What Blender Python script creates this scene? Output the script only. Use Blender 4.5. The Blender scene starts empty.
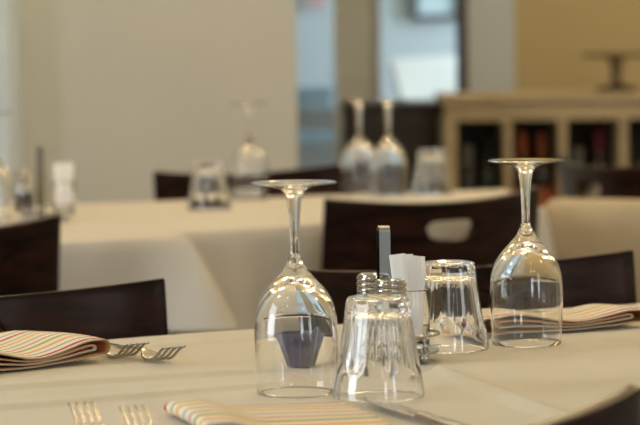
import bpy, bmesh, math, random
from mathutils import Vector, Matrix

random.seed(7)
SC = bpy.context.scene
COL = SC.collection
PI = math.pi

# ------------------------------------------------------------------ camera
cam_d = bpy.data.cameras.new('camera')
cam = bpy.data.objects.new('camera', cam_d)
COL.objects.link(cam)
SC.camera = cam
F_PX = 2600.0
cam_d.sensor_fit = 'HORIZONTAL'
cam_d.sensor_width = 36.0
cam_d.lens = F_PX / 640.0 * 36.0
PITCH = math.atan((212.5 - 33.0) / F_PX)
cam.matrix_world = (Matrix.Translation((0, 0, 1.067)) @ Matrix.Rotation(PI / 2 - PITCH, 4, 'X')
                    @ Matrix.Rotation(math.radians(-0.8), 4, 'Z'))
cam_d.clip_start = 0.05
cam_d.clip_end = 60
cam_d.dof.use_dof = True
cam_d.dof.focus_distance = 2.47
cam_d.dof.aperture_fstop = 7.6
cam_d.dof.aperture_blades = 9

# ------------------------------------------------------------------ world, lights, exposure
SC.view_settings.view_transform = 'Standard'
SC.view_settings.look = 'None'
SC.view_settings.gamma = 1.0
SC.view_settings.use_curve_mapping = False
SC.view_settings.exposure = 0.0
world = bpy.data.worlds.new('daylight')
SC.world = world
world.use_nodes = True
world.node_tree.nodes['Background'].inputs['Color'].default_value = (0.80, 0.90, 1.0, 1)
world.node_tree.nodes['Background'].inputs['Strength'].default_value = 1.2
SC.cycles.max_bounces = 24
SC.cycles.transmission_bounces = 18
SC.cycles.glossy_bounces = 8
SC.cycles.diffuse_bounces = 5
SC.cycles.transparent_max_bounces = 12
SC.cycles.sample_clamp_indirect = 25.0
SC.cycles.blur_glossy = 0.0


def area_light(name, loc, direction, sx, sy, power, color):
    d = bpy.data.lights.new(name, 'AREA')
    d.shape = 'RECTANGLE'
    d.size, d.size_y = sx, sy
    d.energy = power
    d.color = color
    o = bpy.data.objects.new(name, d)
    COL.objects.link(o)
    o.location = loc
    o.rotation_euler = Vector(direction).to_track_quat('-Z', 'Y').to_euler()
    return o


def bulb(loc, power, color=(1.0, 0.75, 0.40), r=0.085):
    d = bpy.data.lights.new('ceiling_bulb', 'POINT')
    d.energy = power
    d.color = color
    d.shadow_soft_size = r
    o = bpy.data.objects.new('ceiling_bulb', d)
    COL.objects.link(o)
    o.location = loc
    return o


DAY = (0.86, 0.94, 1.0)
area_light('daylight_rear_window', (1.75, -3.46, 1.55), (0, 1, 0), 0.75, 1.9, 26, DAY)
area_light('daylight_left_window', (-2.96, 1.4, 1.55), (1, 0, -0.12), 1.3, 1.9, 62, DAY)
area_light('daylight_right_window', (2.96, -1.2, 1.55), (-1, 0, 0), 0.8, 1.9, 22, DAY)
area_light('daylight_back_room', (2.6, 10.5, 1.5), (-1, 0, -0.05), 1.6, 1.8, 118, (0.70, 0.87, 1.0))
for bx_, by_ in ((-0.8, 1.3), (0.7, 1.0), (-1.0, 2.9), (0.25, 3.3), (1.3, 3.0), (-0.9, 4.6), (0.3, 4.9), (1.4, 4.7),
                 (-0.6, 5.9), (0.6, 6.5), (1.6, 6.3), (0.5, 7.9), (1.5, 7.9)):
    bulb((bx_, by_, 2.6), 5.0 if by_ < 2 else (10.0 if by_ < 4 else 12.0))



# ------------------------------------------------------------------ materials
def new_mat(name):
    m = bpy.data.materials.new(name)
    m.use_nodes = True
    return m, m.node_tree, m.node_tree.nodes['Principled BSDF']


def plain(name, col, rough=0.6, metal=0.0, noise=0.06, scale=8.0, bump=0.0, bscale=200.0, coat=0.0, spec=0.5):
    m, t, b = new_mat(name)
    tc = t.nodes.new('ShaderNodeTexCoord')
    n = t.nodes.new('ShaderNodeTexNoise')
    n.inputs['Scale'].default_value = scale
    n.inputs['Detail'].default_value = 4
    t.links.new(tc.outputs['Object'], n.inputs['Vector'])
    r = t.nodes.new('ShaderNodeValToRGB')
    e = r.color_ramp.elements
    e[0].position, e[1].position = 0.3, 0.7
    e[0].color = tuple(max(0, c * (1 - noise)) for c in col) + (1,)
    e[1].color = tuple(min(1, c * (1 + noise)) for c in col) + (1,)
    t.links.new(n.outputs['Fac'], r.inputs['Fac'])
    t.links.new(r.outputs['Color'], b.inputs['Base Color'])
    b.inputs['Roughness'].default_value = rough
    b.inputs['Metallic'].default_value = metal
    b.inputs['Specular IOR Level'].default_value = spec
    if coat:
        b.inputs['Coat Weight'].default_value = coat
        b.inputs['Coat Roughness'].default_value = 0.08
    if bump:
        n2 = t.nodes.new('ShaderNodeTexNoise')
        n2.inputs['Scale'].default_value = bscale
        t.links.new(tc.outputs['Object'], n2.inputs['Vector'])
        bp = t.nodes.new('ShaderNodeBump')
        bp.inputs['Strength'].default_value = bump
        bp.inputs['Distance'].default_value = 0.002
        t.links.new(n2.outputs['Fac'], bp.inputs['Height'])
        t.links.new(bp.outputs['Normal'], b.inputs['Normal'])
    return m


def cloth_mat(name, col):
    m = plain(name, col, 0.85, noise=0.03, scale=5, spec=0.2)
    t = m.node_tree
    b = t.nodes['Principled BSDF']
    tc = t.nodes.new('ShaderNodeTexCoord')
    bps = None
    for ax, rot in (('X', 0), ('Y', 0)):
        w = t.nodes.new('ShaderNodeTexWave')
        w.bands_direction = ax
        w.inputs['Scale'].default_value = 320
        w.inputs['Distortion'].default_value = 1.0
        t.links.new(tc.outputs['Object'], w.inputs['Vector'])
        bp = t.nodes.new('ShaderNodeBump')
        bp.inputs['Strength'].default_value = 0.08
        bp.inputs['Distance'].default_value = 0.0006
        t.links.new(w.outputs['Fac'], bp.inputs['Height'])
        if bps:
            t.links.new(bps.outputs['Normal'], bp.inputs['Normal'])
        bps = bp
    t.links.new(bps.outputs['Normal'], b.inputs['Normal'])
    b.inputs['Sheen Weight'].default_value = 0.15
    return m


def wood_mat(name, c0, c1, rough=0.25, coat=0.5, scale=3.0):
    m, t, b = new_mat(name)
    tc = t.nodes.new('ShaderNodeTexCoord')
    mp = t.nodes.new('ShaderNodeMapping')
    mp.inputs['Scale'].default_value = (2.0, 6.0, 14.0)
    t.links.new(tc.outputs['Object'], mp.inputs['Vector'])
    n = t.nodes.new('ShaderNodeTexNoise')
    n.inputs['Scale'].default_value = scale
    n.inputs['Detail'].default_value = 6
    n.inputs['Distortion'].default_value = 1.2
    t.links.new(mp.outputs['Vector'], n.inputs['Vector'])
    r = t.nodes.new('ShaderNodeValToRGB')
    r.color_ramp.elements[0].position = 0.35
    r.color_ramp.elements[1].position = 0.72
    r.color_ramp.elements[0].color = c0 + (1,)
    r.color_ramp.elements[1].color = c1 + (1,)
    t.links.new(n.outputs['Fac'], r.inputs['Fac'])
    t.links.new(r.outputs['Color'], b.inputs['Base Color'])
    b.inputs['Roughness'].default_value = rough
    b.inputs['Coat Weight'].default_value = coat
    b.inputs['Coat Roughness'].default_value = 0.12
    return m


def glass_mat(name, col=(1, 1, 1), ior=1.5):
    m, t, b = new_mat(name)
    b.inputs['Base Color'].default_value = col + (1,)
    b.inputs['Roughness'].default_value = 0.0
    b.inputs['IOR'].default_value = ior
    b.inputs['Transmission Weight'].default_value = 1.0
    return m


M_WALL = plain('wall_paint', (0.585, 0.600, 0.585), 0.9, noise=0.03, scale=2.5, bump=0.05, bscale=60)
M_WALL_COOL = plain('pale_grey_paint', (0.60, 0.69, 0.80), 0.9, noise=0.03, scale=2)
M_WALL_KHAKI = plain('khaki_paint', (0.56, 0.47, 0.28), 0.9, noise=0.03, scale=2)
M_WALL_WHITE = plain('white_paint', (0.50, 0.56, 0.60), 0.9, noise=0.02, scale=2)
M_CEIL = plain('ceiling_paint', (0.72, 0.68, 0.60), 0.95, noise=0.02, scale=2)
M_FLOOR = plain('floor_tile', (0.26, 0.22, 0.18), 0.4, noise=0.15, scale=3)
M_JOINT = plain('floor_grout', (0.14, 0.12, 0.10), 0.9)
M_CLOTH = cloth_mat('cream_tablecloth', (0.575, 0.53, 0.42))
M_CLOTH_B = cloth_mat('ivory_tablecloth', (0.61, 0.58, 0.525))
M_CHAIR = wood_mat('dark_stained_wood', (0.004, 0.002, 0.0016), (0.034, 0.012, 0.009), 0.28, 0.03)
M_CHAIR.node_tree.nodes['Principled BSDF'].inputs['Specular IOR Level'].default_value = 0.16
M_CHAIR.node_tree.nodes['Principled BSDF'].inputs['Specular Tint'].default_value = (1.0, 0.72, 0.58, 1)
M_TABLE = wood_mat('table_wood', (0.05, 0.025, 0.014), (0.10, 0.05, 0.03), 0.5, 0.1)
M_GLASS = glass_mat('clear_glass')
M_STEEL = plain('polished_steel', (0.50, 0.48, 0.45), 0.2, 1.0, noise=0.03)
M_CHROME = plain('chrome', (0.50, 0.49, 0.47), 0.10, 1.0, noise=0.02)
M_PAPER = plain('white_paper', (0.93, 0.92, 0.90), 0.8, noise=0.03, scale=30)
M_BLUE = plain('blue_glaze', (0.080, 0.080, 0.135), 0.45, noise=0.15, scale=30)
M_RACK = wood_mat('limed_wood', (0.40, 0.32, 0.20), (0.52, 0.43, 0.28), 0.6, 0.0)
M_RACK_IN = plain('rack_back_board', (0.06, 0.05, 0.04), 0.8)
M_STAND = wood_mat('turned_wood', (0.12, 0.075, 0.035), (0.2, 0.13, 0.06), 0.5, 0.1)
M_DARK = wood_mat('dark_sideboard_wood', (0.015, 0.010, 0.008), (0.04, 0.026, 0.018), 0.5, 0.1)
M_BENCH = plain('cream_upholstery', (0.47, 0.40, 0.29), 0.9, noise=0.05, scale=20, bump=0.1)
M_FRAME = plain('dark_frame', (0.035, 0.028, 0.024), 0.5)
M_BLUEBOX = plain('pale_blue_plastic', (0.36, 0.50, 0.62), 0.5)
M_GREYBOX = plain('grey_plastic', (0.36, 0.37, 0.38), 0.5)
M_PRINT = plain('pale_blue_print', (0.55, 0.68, 0.76), 0.6, noise=0.12, scale=9)
M_PINK = plain('pink_print', (0.55, 0.35, 0.38), 0.7, noise=0.25, scale=18)
M_WHITE = plain('white_fabric', (0.82, 0.83, 0.82), 0.9, noise=0.03)
M_SALT = plain('salt', (0.85, 0.84, 0.80), 0.9, noise=0.05, scale=400, bump=0.3, bscale=900)
M_PEPPER = plain('ground_pepper', (0.06, 0.045, 0.035), 0.9, noise=0.5, scale=500, bump=0.4, bscale=900)
M_OIL = glass_mat('olive_oil', (0.80, 0.60, 0.12), 1.46)
M_HEM_TAN = plain('tan_hem', (0.42, 0.33, 0.21), 0.9)
M_HEM_ORANGE = plain('orange_hem', (0.66, 0.31, 0.12), 0.9)
M_HEM_GREY = plain('grey_green_hem', (0.40, 0.40, 0.33), 0.9)
BOTTLE_MATS = [plain('bottle_glass_%s' % k, c, 0.12, spec=0.6) for k, c in
               (('black', (0.012, 0.012, 0.012)), ('green', (0.014, 0.022, 0.012)), ('brown', (0.03, 0.015, 0.008)))]
FOILS = {k: plain('foil_%s' % k, c, 0.4) for k, c in
         (('orange', (0.42, 0.11, 0.04)), ('red', (0.20, 0.03, 0.04)), ('black', (0.03, 0.03, 0.035)),
          ('grey', (0.22, 0.22, 0.22)), ('cream', (0.55, 0.5, 0.4)))}


def napkin_mat():
    m, t, b = new_mat('striped_napkin_cotton')
    uv = t.nodes.new('ShaderNodeUVMap')
    uv.uv_map = 'stripe'
    sep = t.nodes.new('ShaderNodeSeparateXYZ')
    t.links.new(uv.outputs['UV'], sep.inputs['Vector'])
    mul = t.nodes.new('ShaderNodeMath')
    mul.operation = 'MULTIPLY'
    mul.inputs[1].default_value = 1 / 0.095
    t.links.new(sep.outputs['Y'], mul.inputs[0])
    fr = t.nodes.new('ShaderNodeMath')
    fr.operation = 'FRACT'
    t.links.new(mul.outputs[0], fr.inputs[0])
    r = t.nodes.new('ShaderNodeValToRGB')
    cr = r.color_ramp
    cr.interpolation = 'CONSTANT'
    base = (0.76, 0.70, 0.57)
    stops = [(0.0, base), (0.06, (0.52, 0.06, 0.05)), (0.11, base), (0.20, (0.30, 0.31, 0.33)), (0.235, base),
             (0.33, (0.75, 0.36, 0.10)), (0.38, base), (0.47, (0.36, 0.37, 0.10)), (0.52, base),
             (0.60, (0.55, 0.20, 0.14)), (0.63, base), (0.72, (0.34, 0.33, 0.30)), (0.75, base),
             (0.83, (0.78, 0.45, 0.16)), (0.88, base), (0.94, (0.40, 0.38, 0.14)), (0.97, base)]
    while len(cr.elements) < len(stops):
        cr.elements.new(0.5)
    for e, (p, c) in zip(cr.elements, stops):
        e.position = p
        e.color = c + (1,)
    t.links.new(fr.outputs[0], r.inputs['Fac'])
    t.links.new(r.outputs['Color'], b.inputs['Base Color'])
    b.inputs['Roughness'].default_value = 0.9
    b.inputs['Specular IOR Level'].default_value = 0.2
    tc = t.nodes.new('ShaderNodeTexCoord')
    n = t.nodes.new('ShaderNodeTexNoise')
    n.inputs['Scale'].default_value = 900
    t.links.new(tc.outputs['Object'], n.inputs['Vector'])
    bp = t.nodes.new('ShaderNodeBump')
    bp.inputs['Strength'].default_value = 0.2
    bp.inputs['Distance'].default_value = 0.0005
    t.links.new(n.outputs['Fac'], bp.inputs['Height'])
    t.links.new(bp.outputs['Normal'], b.inputs['Normal'])
    return m


M_NAPKIN = napkin_mat()


# ------------------------------------------------------------------ mesh helpers
def mesh_obj(name, verts, faces, mat, parent=None, smooth=False, loc=(0, 0, 0), rotz=0.0, fix=True):
    me = bpy.data.meshes.new(name)
    me.from_pydata([tuple(v) for v in verts], [], faces)
    if fix:
        bm = bmesh.new()
        bm.from_mesh(me)
        bmesh.ops.recalc_face_normals(bm, faces=bm.faces)
        bm.to_mesh(me)
        bm.free()
    if isinstance(mat, (list, tuple)):
        for q in mat:
            me.materials.append(q)
    else:
        me.materials.append(mat)
    if smooth:
        for p in me.polygons:
            p.use_smooth = True
    o = bpy.data.objects.new(name, me)
    COL.objects.link(o)
    o.parent = parent
    o.location = loc
    o.rotation_euler = (0, 0, rotz)
    return o


def tag(o, label, cat, group=None):
    o['label'] = label
    o['category'] = cat
    if group:
        o['group'] = group
    return o


def thing(name, label, cat, loc=(0, 0, 0), rotz=0.0, group=None):
    o = bpy.data.objects.new(name, None)
    o.empty_display_size = 0.05
    COL.objects.link(o)
    o.location = loc
    o.rotation_euler = (0, 0, rotz)
    return tag(o, label, cat, group)


def struct(o):
    o['kind'] = 'structure'
    return o


def copy_thing(src, loc, rotz, label, group=None):
    def cp(o, par):
        c = o.copy()
        COL.objects.link(c)
        c.parent = par
        for ch in list(o.children):
            cp(ch, c)
        return c
    r = cp(src, None)
    r.location = loc
    r.rotation_euler = (0, 0, rotz)
    r['label'] = label
    if group:
        r['group'] = group
    return r


BOXF = [(0, 1, 3, 2), (4, 6, 7, 5), (0, 4, 5, 1), (2, 3, 7, 6), (0, 2, 6, 4), (1, 5, 7, 3)]


def box_geo(x0, x1, y0, y1, z0, z1):
    return [(x, y, z) for x in (x0, x1) for y in (y0, y1) for z in (z0, z1)], BOXF


def box(name, x0, x1, y0, y1, z0, z1, mat, parent=None, bevel=0.0, **k):
    v, f = box_geo(x0, x1, y0, y1, z0, z1)
    o = mesh_obj(name, v, f, mat, parent, **k)
    if bevel:
        b = o.modifiers.new('bevel', 'BEVEL')
        b.width = bevel
        b.segments = 3
        b.limit_method = 'ANGLE'
    return o


def join_geo(parts):
    V, Fc = [], []
    for v, f in parts:
        n = len(V)
        V += list(v)
        Fc += [tuple(i + n for i in q) for q in f]
    return V, Fc


def lathe_geo(profile, n=48, radius_mod=None, close=False):
    """profile: list of (r, z); r<=0 makes a pole."""
    V, Fc, rings = [], [], []
    for i, (r, z) in enumerate(profile):
        if r <= 1e-7:
            rings.append([len(V)])
            V.append((0, 0, z))
        else:
            ring = []
            for k in range(n):
                a = 2 * PI * k / n
                rr = r * (radius_mod(a, i, r, z) if radius_mod else 1.0)
                ring.append(len(V))
                V.append((rr * math.cos(a), rr * math.sin(a), z))
            rings.append(ring)
    pairs = list(zip(rings[:-1], rings[1:]))
    if close:
        pairs.append((rings[-1], rings[0]))
    for a, b in pairs:
        for k in range(n):
            k2 = (k + 1) % n
            if len(a) == 1 and len(b) == 1:
                continue
            if len(a) == 1:
                Fc.append((a[0], b[k], b[k2]))
            elif len(b) == 1:
                Fc.append((a[k], b[0], a[k2]))
            else:
                Fc.append((a[k], b[k], b[k2], a[k2]))
    return V, Fc


def lathe(name, profile, mat, parent=None, n=48, smooth=True, mod=None, close=False, fix=True, **k):
    v, f = lathe_geo(profile, n, mod, close)
    return mesh_obj(name, v, f, mat, parent, smooth=smooth, fix=fix, **k)


def tube_geo(pts, r, n=10, closed=False):
    P = [Vector(p) for p in pts]
    V, Fc = [], []
    up = Vector((0, 0, 1))
    m = len(P)
    prev = None
    for i, p in enumerate(P):
        if closed:
            d = P[(i + 1) % m] - P[i - 1]
        else:
            d = P[min(i + 1, m - 1)] - P[max(i - 1, 0)]
        d.normalize()
        ref = up if abs(d.z) < 0.95 else Vector((1, 0, 0))
        s = d.cross(ref).normalized()
        if prev is not None and s.dot(prev) < 0:
            s = -s
        prev = s
        t = s.cross(d).normalized()
        for k in range(n):
            a = 2 * PI * k / n
            V.append(p + (s * math.cos(a) + t * math.sin(a)) * r)
    for i in range(m if closed else m - 1):
        j = (i + 1) % m
        for k in range(n):
            k2 = (k + 1) % n
            Fc.append((i * n + k, i * n + k2, j * n + k2, j * n + k))
    if not closed:
        Fc.append(tuple(range(n)))
        Fc.append(tuple(range((m - 1) * n, m * n))[::-1])
    return V, Fc


def sweep_strip(path, width, thick):
    """flat bar following path [(x,y,z)], width(i)->w across local x, thickness vertical-ish; returns geo. Path runs in the y-z plane."""
    V, Fc = [], []
    m = len(path)
    for i, p in enumerate(path):
        a = Vector(path[max(i - 1, 0)])
        b = Vector(path[min(i + 1, m - 1)])
        d = (b - a).normalized()
        nrm = Vector((1, 0, 0)).cross(d).normalized()
        w = width(i) / 2
        t = (thick(i) if callable(thick) else thick) / 2
        p = Vector(p)
        X = Vector((1, 0, 0))
        for sx, st in ((-1, -0.55), (-0.75, -1), (0.75, -1), (1, -0.55), (1, 0.55), (0.75, 1), (-0.75, 1), (-1, 0.55)):
            V.append(p + X * (w * sx) + nrm * (t * st))
    for i in range(m - 1):
        for k in range(8):
            k2 = (k + 1) % 8
            Fc.append((i * 8 + k, i * 8 + k2, (i + 1) * 8 + k2, (i + 1) * 8 + k))
    Fc.append(tuple(range(8)))
    Fc.append(tuple(range((m - 1) * 8, m * 8))[::-1])
    return V, Fc


def smoothstep(t):
    t = max(0.0, min(1.0, t))
    return t * t * (3 - 2 * t)


def interp(x, pts):
    if x <= pts[0][0]:
        return pts[0][1]
    for (a, va), (b, vb) in zip(pts[:-1], pts[1:]):
        if x <= b:
            return va + (vb - va) * smoothstep((x - a) / (b - a))
    return pts[-1][1]


# ------------------------------------------------------------------ the room
ZC = 2.8
fl = struct(box('floor', -3.1, 3.1, -3.6, 11.7, -0.06, -0.004, M_JOINT))
tile_me = None
tv, tf = box_geo(-0.2985, 0.2985, -0.2985, 0.2985, -0.012, 0.0)
for iy in range(16):
    for ix in range(10):
        x, y = -2.75 + 0.605 * ix, 1.9 + 0.605 * iy
        if y > 11.3 or x > 2.8:
            continue
        if tile_me is None:
            o = mesh_obj('floor_tile', tv, tf, M_FLOOR, fl)
            tile_me = o.data
        else:
            o = bpy.data.objects.new('floor_tile', tile_me)
            COL.objects.link(o)
            o.parent = fl
        o.location = (x, y, 0)
struct(box('ceiling', -3.1, 3.1, -3.6, 11.7, ZC, ZC + 0.1, M_CEIL))


def wall_with_window(name, axis, pos, a0, a1, w0, w1, z0, z1, t=0.14):
    parts = []
    for u0, u1, v0, v1 in ((a0, w0, 0, ZC), (w1, a1, 0, ZC), (w0, w1, 0, z0), (w0, w1, z1, ZC)):
        if axis == 'y':
            parts.append(box_geo(u0, u1, pos, pos + t, v0, v1))
        else:
            parts.append(box_geo(pos, pos + t, u0, u1, v0, v1))
    v, f = join_geo(parts)
    return struct(mesh_obj(name, v, f, M_WALL))


wall_with_window('wall_rear', 'y', -3.74, -3.1, 3.1, 1.37, 2.13, 0.6, 2.5)
wall_with_window('wall_left', 'x', -3.14, -3.6, 11.7, 0.75, 2.05, 0.6, 2.5)
wall_with_window('wall_right', 'x', 3.0, -3.6, 11.7, -1.6, -0.8, 0.6, 2.5)
# partition behind the laid tables, and the pale pier at its far end
struct(box('wall_partition', -0.803, -0.0575, 6.80, 6.96, 0, ZC, M_WALL))
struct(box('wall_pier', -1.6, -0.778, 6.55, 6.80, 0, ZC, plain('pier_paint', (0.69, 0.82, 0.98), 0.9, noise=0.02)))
struct(box('wall_pier_side', -3.0, -1.6, 6.80, 6.96, 0, ZC, M_WALL))
struct(box('baseboard_partition', -0.796, -0.0575, 6.785, 6.80, 0, 0.08, M_WALL_COOL))
# second line of walls: khaki wall at the right, grey strip, khaki column
struct(box('wall_khaki', 0.695, 3.0, 9.20, 9.36, 0, ZC, M_WALL_KHAKI))
struct(box('wall_grey_strip', 0.525, 0.695, 9.18, 9.36, 0, ZC, M_WALL_COOL))
struct(box('trim_door_jamb', 0.496, 0.525, 9.14, 9.36, 0, ZC, M_FRAME))
struct(box('wall_column', 0.058, 0.186, 9.20, 9.40, 0, ZC, plain('column_khaki', (0.53, 0.56, 0.55), 0.9)))
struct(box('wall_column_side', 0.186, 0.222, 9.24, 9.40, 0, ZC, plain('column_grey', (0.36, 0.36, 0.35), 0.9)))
struct(box('wall_far', -3.0, 3.0, 11.50, 11.64, 0, ZC, M_WALL_WHITE))


# ------------------------------------------------------------------ tables and cloths
def make_table(label, cx, cy, rot, L, W, group, pedestal=False):
    t = thing('dining_table', label, 'table', (cx, cy, 0), rot, group)
    box('tabletop', -L / 2, L / 2, -W / 2, W / 2, 0.715, 0.745, M_TABLE, t, bevel=0.004)
    if pedestal:
        lathe('pedestal', [(0.0, 0.03), (0.05, 0.03), (0.032, 0.06), (0.032, 0.66), (0.10, 0.70), (0.10, 0.715), (0.0, 0.715)], M_TABLE, t, n=20)
        lathe('base', [(0.0, 0.0), (0.16, 0.0), (0.165, 0.012), (0.10, 0.03), (0.0, 0.035)], M_TABLE, t, n=24)
        return t
    for sx in (-1, 1):
        for sy in (-1, 1):
            x, y = sx * (L / 2 - 0.05), sy * (W / 2 - 0.05)
            v = []
            for zz, h in ((0, 0.018), (0.715, 0.03)):
                v += [(x - h, y - h, zz), (x + h, y - h, zz), (x + h, y + h, zz), (x - h, y + h, zz)]
            mesh_obj('leg', v, [(0, 1, 2, 3), (4, 5, 6, 7), (0, 1, 5, 4), (1, 2, 6, 5), (2, 3, 7, 6), (3, 0, 4, 7)], M_TABLE, t)
    return t


def make_cloth(quad, drop, mat, nu, nv, relief=None, folds=(), waves=14, amp=0.012, corner=0.05, seed=1, zt=0.75, per_corner=None):
    """quad: four ground points, anticlockwise from above (front-left, front-right, back-right, back-left)."""
    q = [Vector(p) for p in quad]
    V, Fc = [], []
    idx = {}

    def bil(u, v):
        return (q[0] * (1 - u) + q[1] * u) * (1 - v) + (q[3] * (1 - u) + q[2] * u) * v
    for j in range(nv + 1):
        for i in range(nu + 1):
            p = bil(i / nu, j / nv)
            z = zt + (relief(p.x, p.y) if relief else 0)
            idx[i, j] = len(V)
            V.append((p.x, p.y, z))
    for j in range(nv):
        for i in range(nu):
            Fc.append((idx[i, j], idx[i + 1, j], idx[i + 1, j + 1], idx[i, j + 1]))
    # perimeter
    per = [(i, 0) for i in range(nu)] + [(nu, j) for j in range(nv)] + [(i, nv) for i in range(nu, 0, -1)] + [(0, j) for j in range(nv, 0, -1)]
    sides = [nu, nv, nu, nv]
    nrm = []
    for s in range(4):
        d = q[(s + 1) % 4] - q[s]
        nrm.append(Vector((d.y, -d.x)).normalized())
    cols = []   # (top index, normal, perimeter length, corner weight, corner id)
    run = 0.0
    s, c = 0, 0
    rng = random.Random(seed)
    ph = [rng.uniform(0, 6.28) for _ in range(4)]
    for s in range(4):
        a, b = q[s], q[(s + 1) % 4]
        ln = (b - a).length
        n0 = nrm[s - 1]
        n1 = nrm[s]
        for k in range(7):                      # fan round the corner
            t = k / 6
            n = (n0 * (1 - t) + n1 * t).normalized()
            base = sum(sides[:s])
            cols.append((per[base], n, run, 1 - 0.35 * abs(t - 0.5) * 2, s))
        for k in range(1, sides[s]):
            base = sum(sides[:s]) + k
            t = k / sides[s] * ln
            dc = min(t, ln - t)
            cid = s if t < ln / 2 else (s + 1) % 4
            cols.append((per[base], n1, run + t, 0.65 * math.exp(-(dc / 0.05) ** 2), cid))
        run += ln
    prof = [(0.2, 0.05), (0.5, 0.2), (0.8, 0.55), (1.0, 1.0)]
    R = 0.007
    rows = []
    steps = 9
    colv = []
    for (pi, n, l, cw, cid) in cols:
        vi = idx[pi]
        x, y, z = V[vi]
        line = [vi]
        cc = corner if per_corner is None else per_corner[cid]
        wv = 0.5 + 0.5 * math.sin(l * waves + ph[0]) * (0.6 + 0.4 * math.sin(l * waves * 0.37 + ph[1]))
        wv = wv * amp
        for (fl_, fw, fa) in folds:
            wv += fa * math.exp(-((l - fl_) / fw) ** 2)
        for a in (0.5, 1.1):
            off = R * math.sin(a)
            line.append(len(V))
            V.append((x + n.x * off, y + n.y * off, z - R * (1 - math.cos(a))))
        for k in range(1, steps + 1):
            f = k / steps
            off = R + (wv * (1 - cw) + cc * cw) * f ** 0.85
            dz = R + drop * f + 0.012 * f * math.sin(l * 5 + ph[2])
            line.append(len(V))
            V.append((x + n.x * off, y + n.y * off, z - dz))
        colv.append(line)
    m = len(colv)
    for i in range(m):
        a, b = colv[i], colv[(i + 1) % m]
        for k in range(len(a) - 1):
            if k == 0 and a[0] == b[0]:
                Fc.append((a[0], a[1], b[1]))
            else:
                Fc.append((a[k], a[k + 1], b[k + 1], b[k]))
    o = mesh_obj('tablecloth', V, Fc, mat, None, smooth=True)
    return o


TH = math.radians(26.1)
EX = Vector((math.cos(TH), math.sin(TH)))          # along the laid table
EN = Vector((-math.sin(TH), math.cos(TH)))         # away from the camera
E0 = Vector((-0.222, 2.706))                       # a point on its far edge
W_F = 0.82
far_l, far_r = E0 - EX * 0.75, E0 + EX * 1.15
near_l, near_r = far_l - EN * W_F, far_r - EN * W_F


def relief_front(x, y):
    p = Vector((x, y)) - E0
    s, t = p.dot(EX), -p.dot(EN)     # t = distance from the far edge
    z = 0.0
    def tent(d, h, w0, w1):
        # a pressed crease: steep on one side, long on the other
        w = w0 if d < 0 else w1
        return h * max(0.0, 1 - abs(d) / w) ** 1.3
    fade = 1 - smoothstep((s + 0.02) / 0.10)
    z += tent(t - 0.318 - 0.006 * math.sin(s * 9), 0.0042, 0.075, 0.012) * fade
    z += tent(t - 0.418 + 0.006 * math.sin(s * 7), 0.0042, 0.06, 0.012) * fade
    z += tent(t - 0.088, 0.0022, 0.05, 0.012) * (1 - smoothstep((s - 0.10) / 0.05)) * smoothstep((s + 0.02) / 0.05)
    # pressed crease running from the middle to the near edge
    sc = 0.163 - 0.185 * (t - 0.41)
    on = smoothstep((t - 0.395) / 0.03)
    z += on * tent(s - sc, 0.0080, 0.010, 0.030)
    z += 0.0008 * math.sin(s * 17 + t * 6) * math.sin(t * 13 + 1.0)
    return max(z, -0.0015)


fc = (near_l + near_r + far_l + far_r) / 4
make_table('dark wooden dining table hidden under the nearest cream cloth', fc.x, fc.y, TH, 1.88, W_F - 0.02, None)
cl = make_cloth([near_l, near_r, far_r, far_l], 0.17, M_CLOTH, 300, 190, relief_front, seed=3)
tag(cl, 'cream tablecloth with pressed creases on the nearest table under the sharp wine glasses', 'tablecloth')

ba = [Vector((-1.25, 3.70)), Vector((-0.213, 4.080)), Vector((-0.50, 4.91)), Vector((-1.25, 4.72))]
bb = [Vector((-0.240, 4.165)), Vector((0.395, 4.615)), Vector((0.370, 5.20)), Vector((-0.488, 4.915))]
make_table('dining table under the left half of the blurred cream cloths behind', -0.83, 4.35, math.radians(19), 0.66, 0.62, None, True)
make_table('dining table under the right half of the blurred cream cloths behind', 0.02, 4.80, math.radians(30), 0.44, 0.44, None, True)
ca = make_cloth(ba, 0.145, M_CLOTH_B, 60, 44, None, folds=((0.62, 0.012, 0.018), (0.82, 0.02, 0.012)), corner=0.05, seed=5,
                per_corner=[0.05, 0.085, 0.01, 0.03], zt=0.7505, amp=0.008)
tag(ca, 'ivory tablecloth on the rear table holding the blurred condiment caddy', 'tablecloth')
cb = make_cloth(bb, 0.155, M_CLOTH_B, 50, 50, None, folds=((0.12, 0.03, 0.03), (0.26, 0.03, 0.014)), corner=0.04, seed=9,
                per_corner=[-0.01, 0.03, 0.03, 0.0], zt=0.75, amp=0.012)
tag(cb, 'ivory tablecloth on the rear table holding three blurred wine glasses', 'tablecloth')


# ------------------------------------------------------------------ chairs
CH_W, CH_SAG, CH_Z, CH_RISE = 0.45, 0.05, 0.784, 0.014


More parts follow.
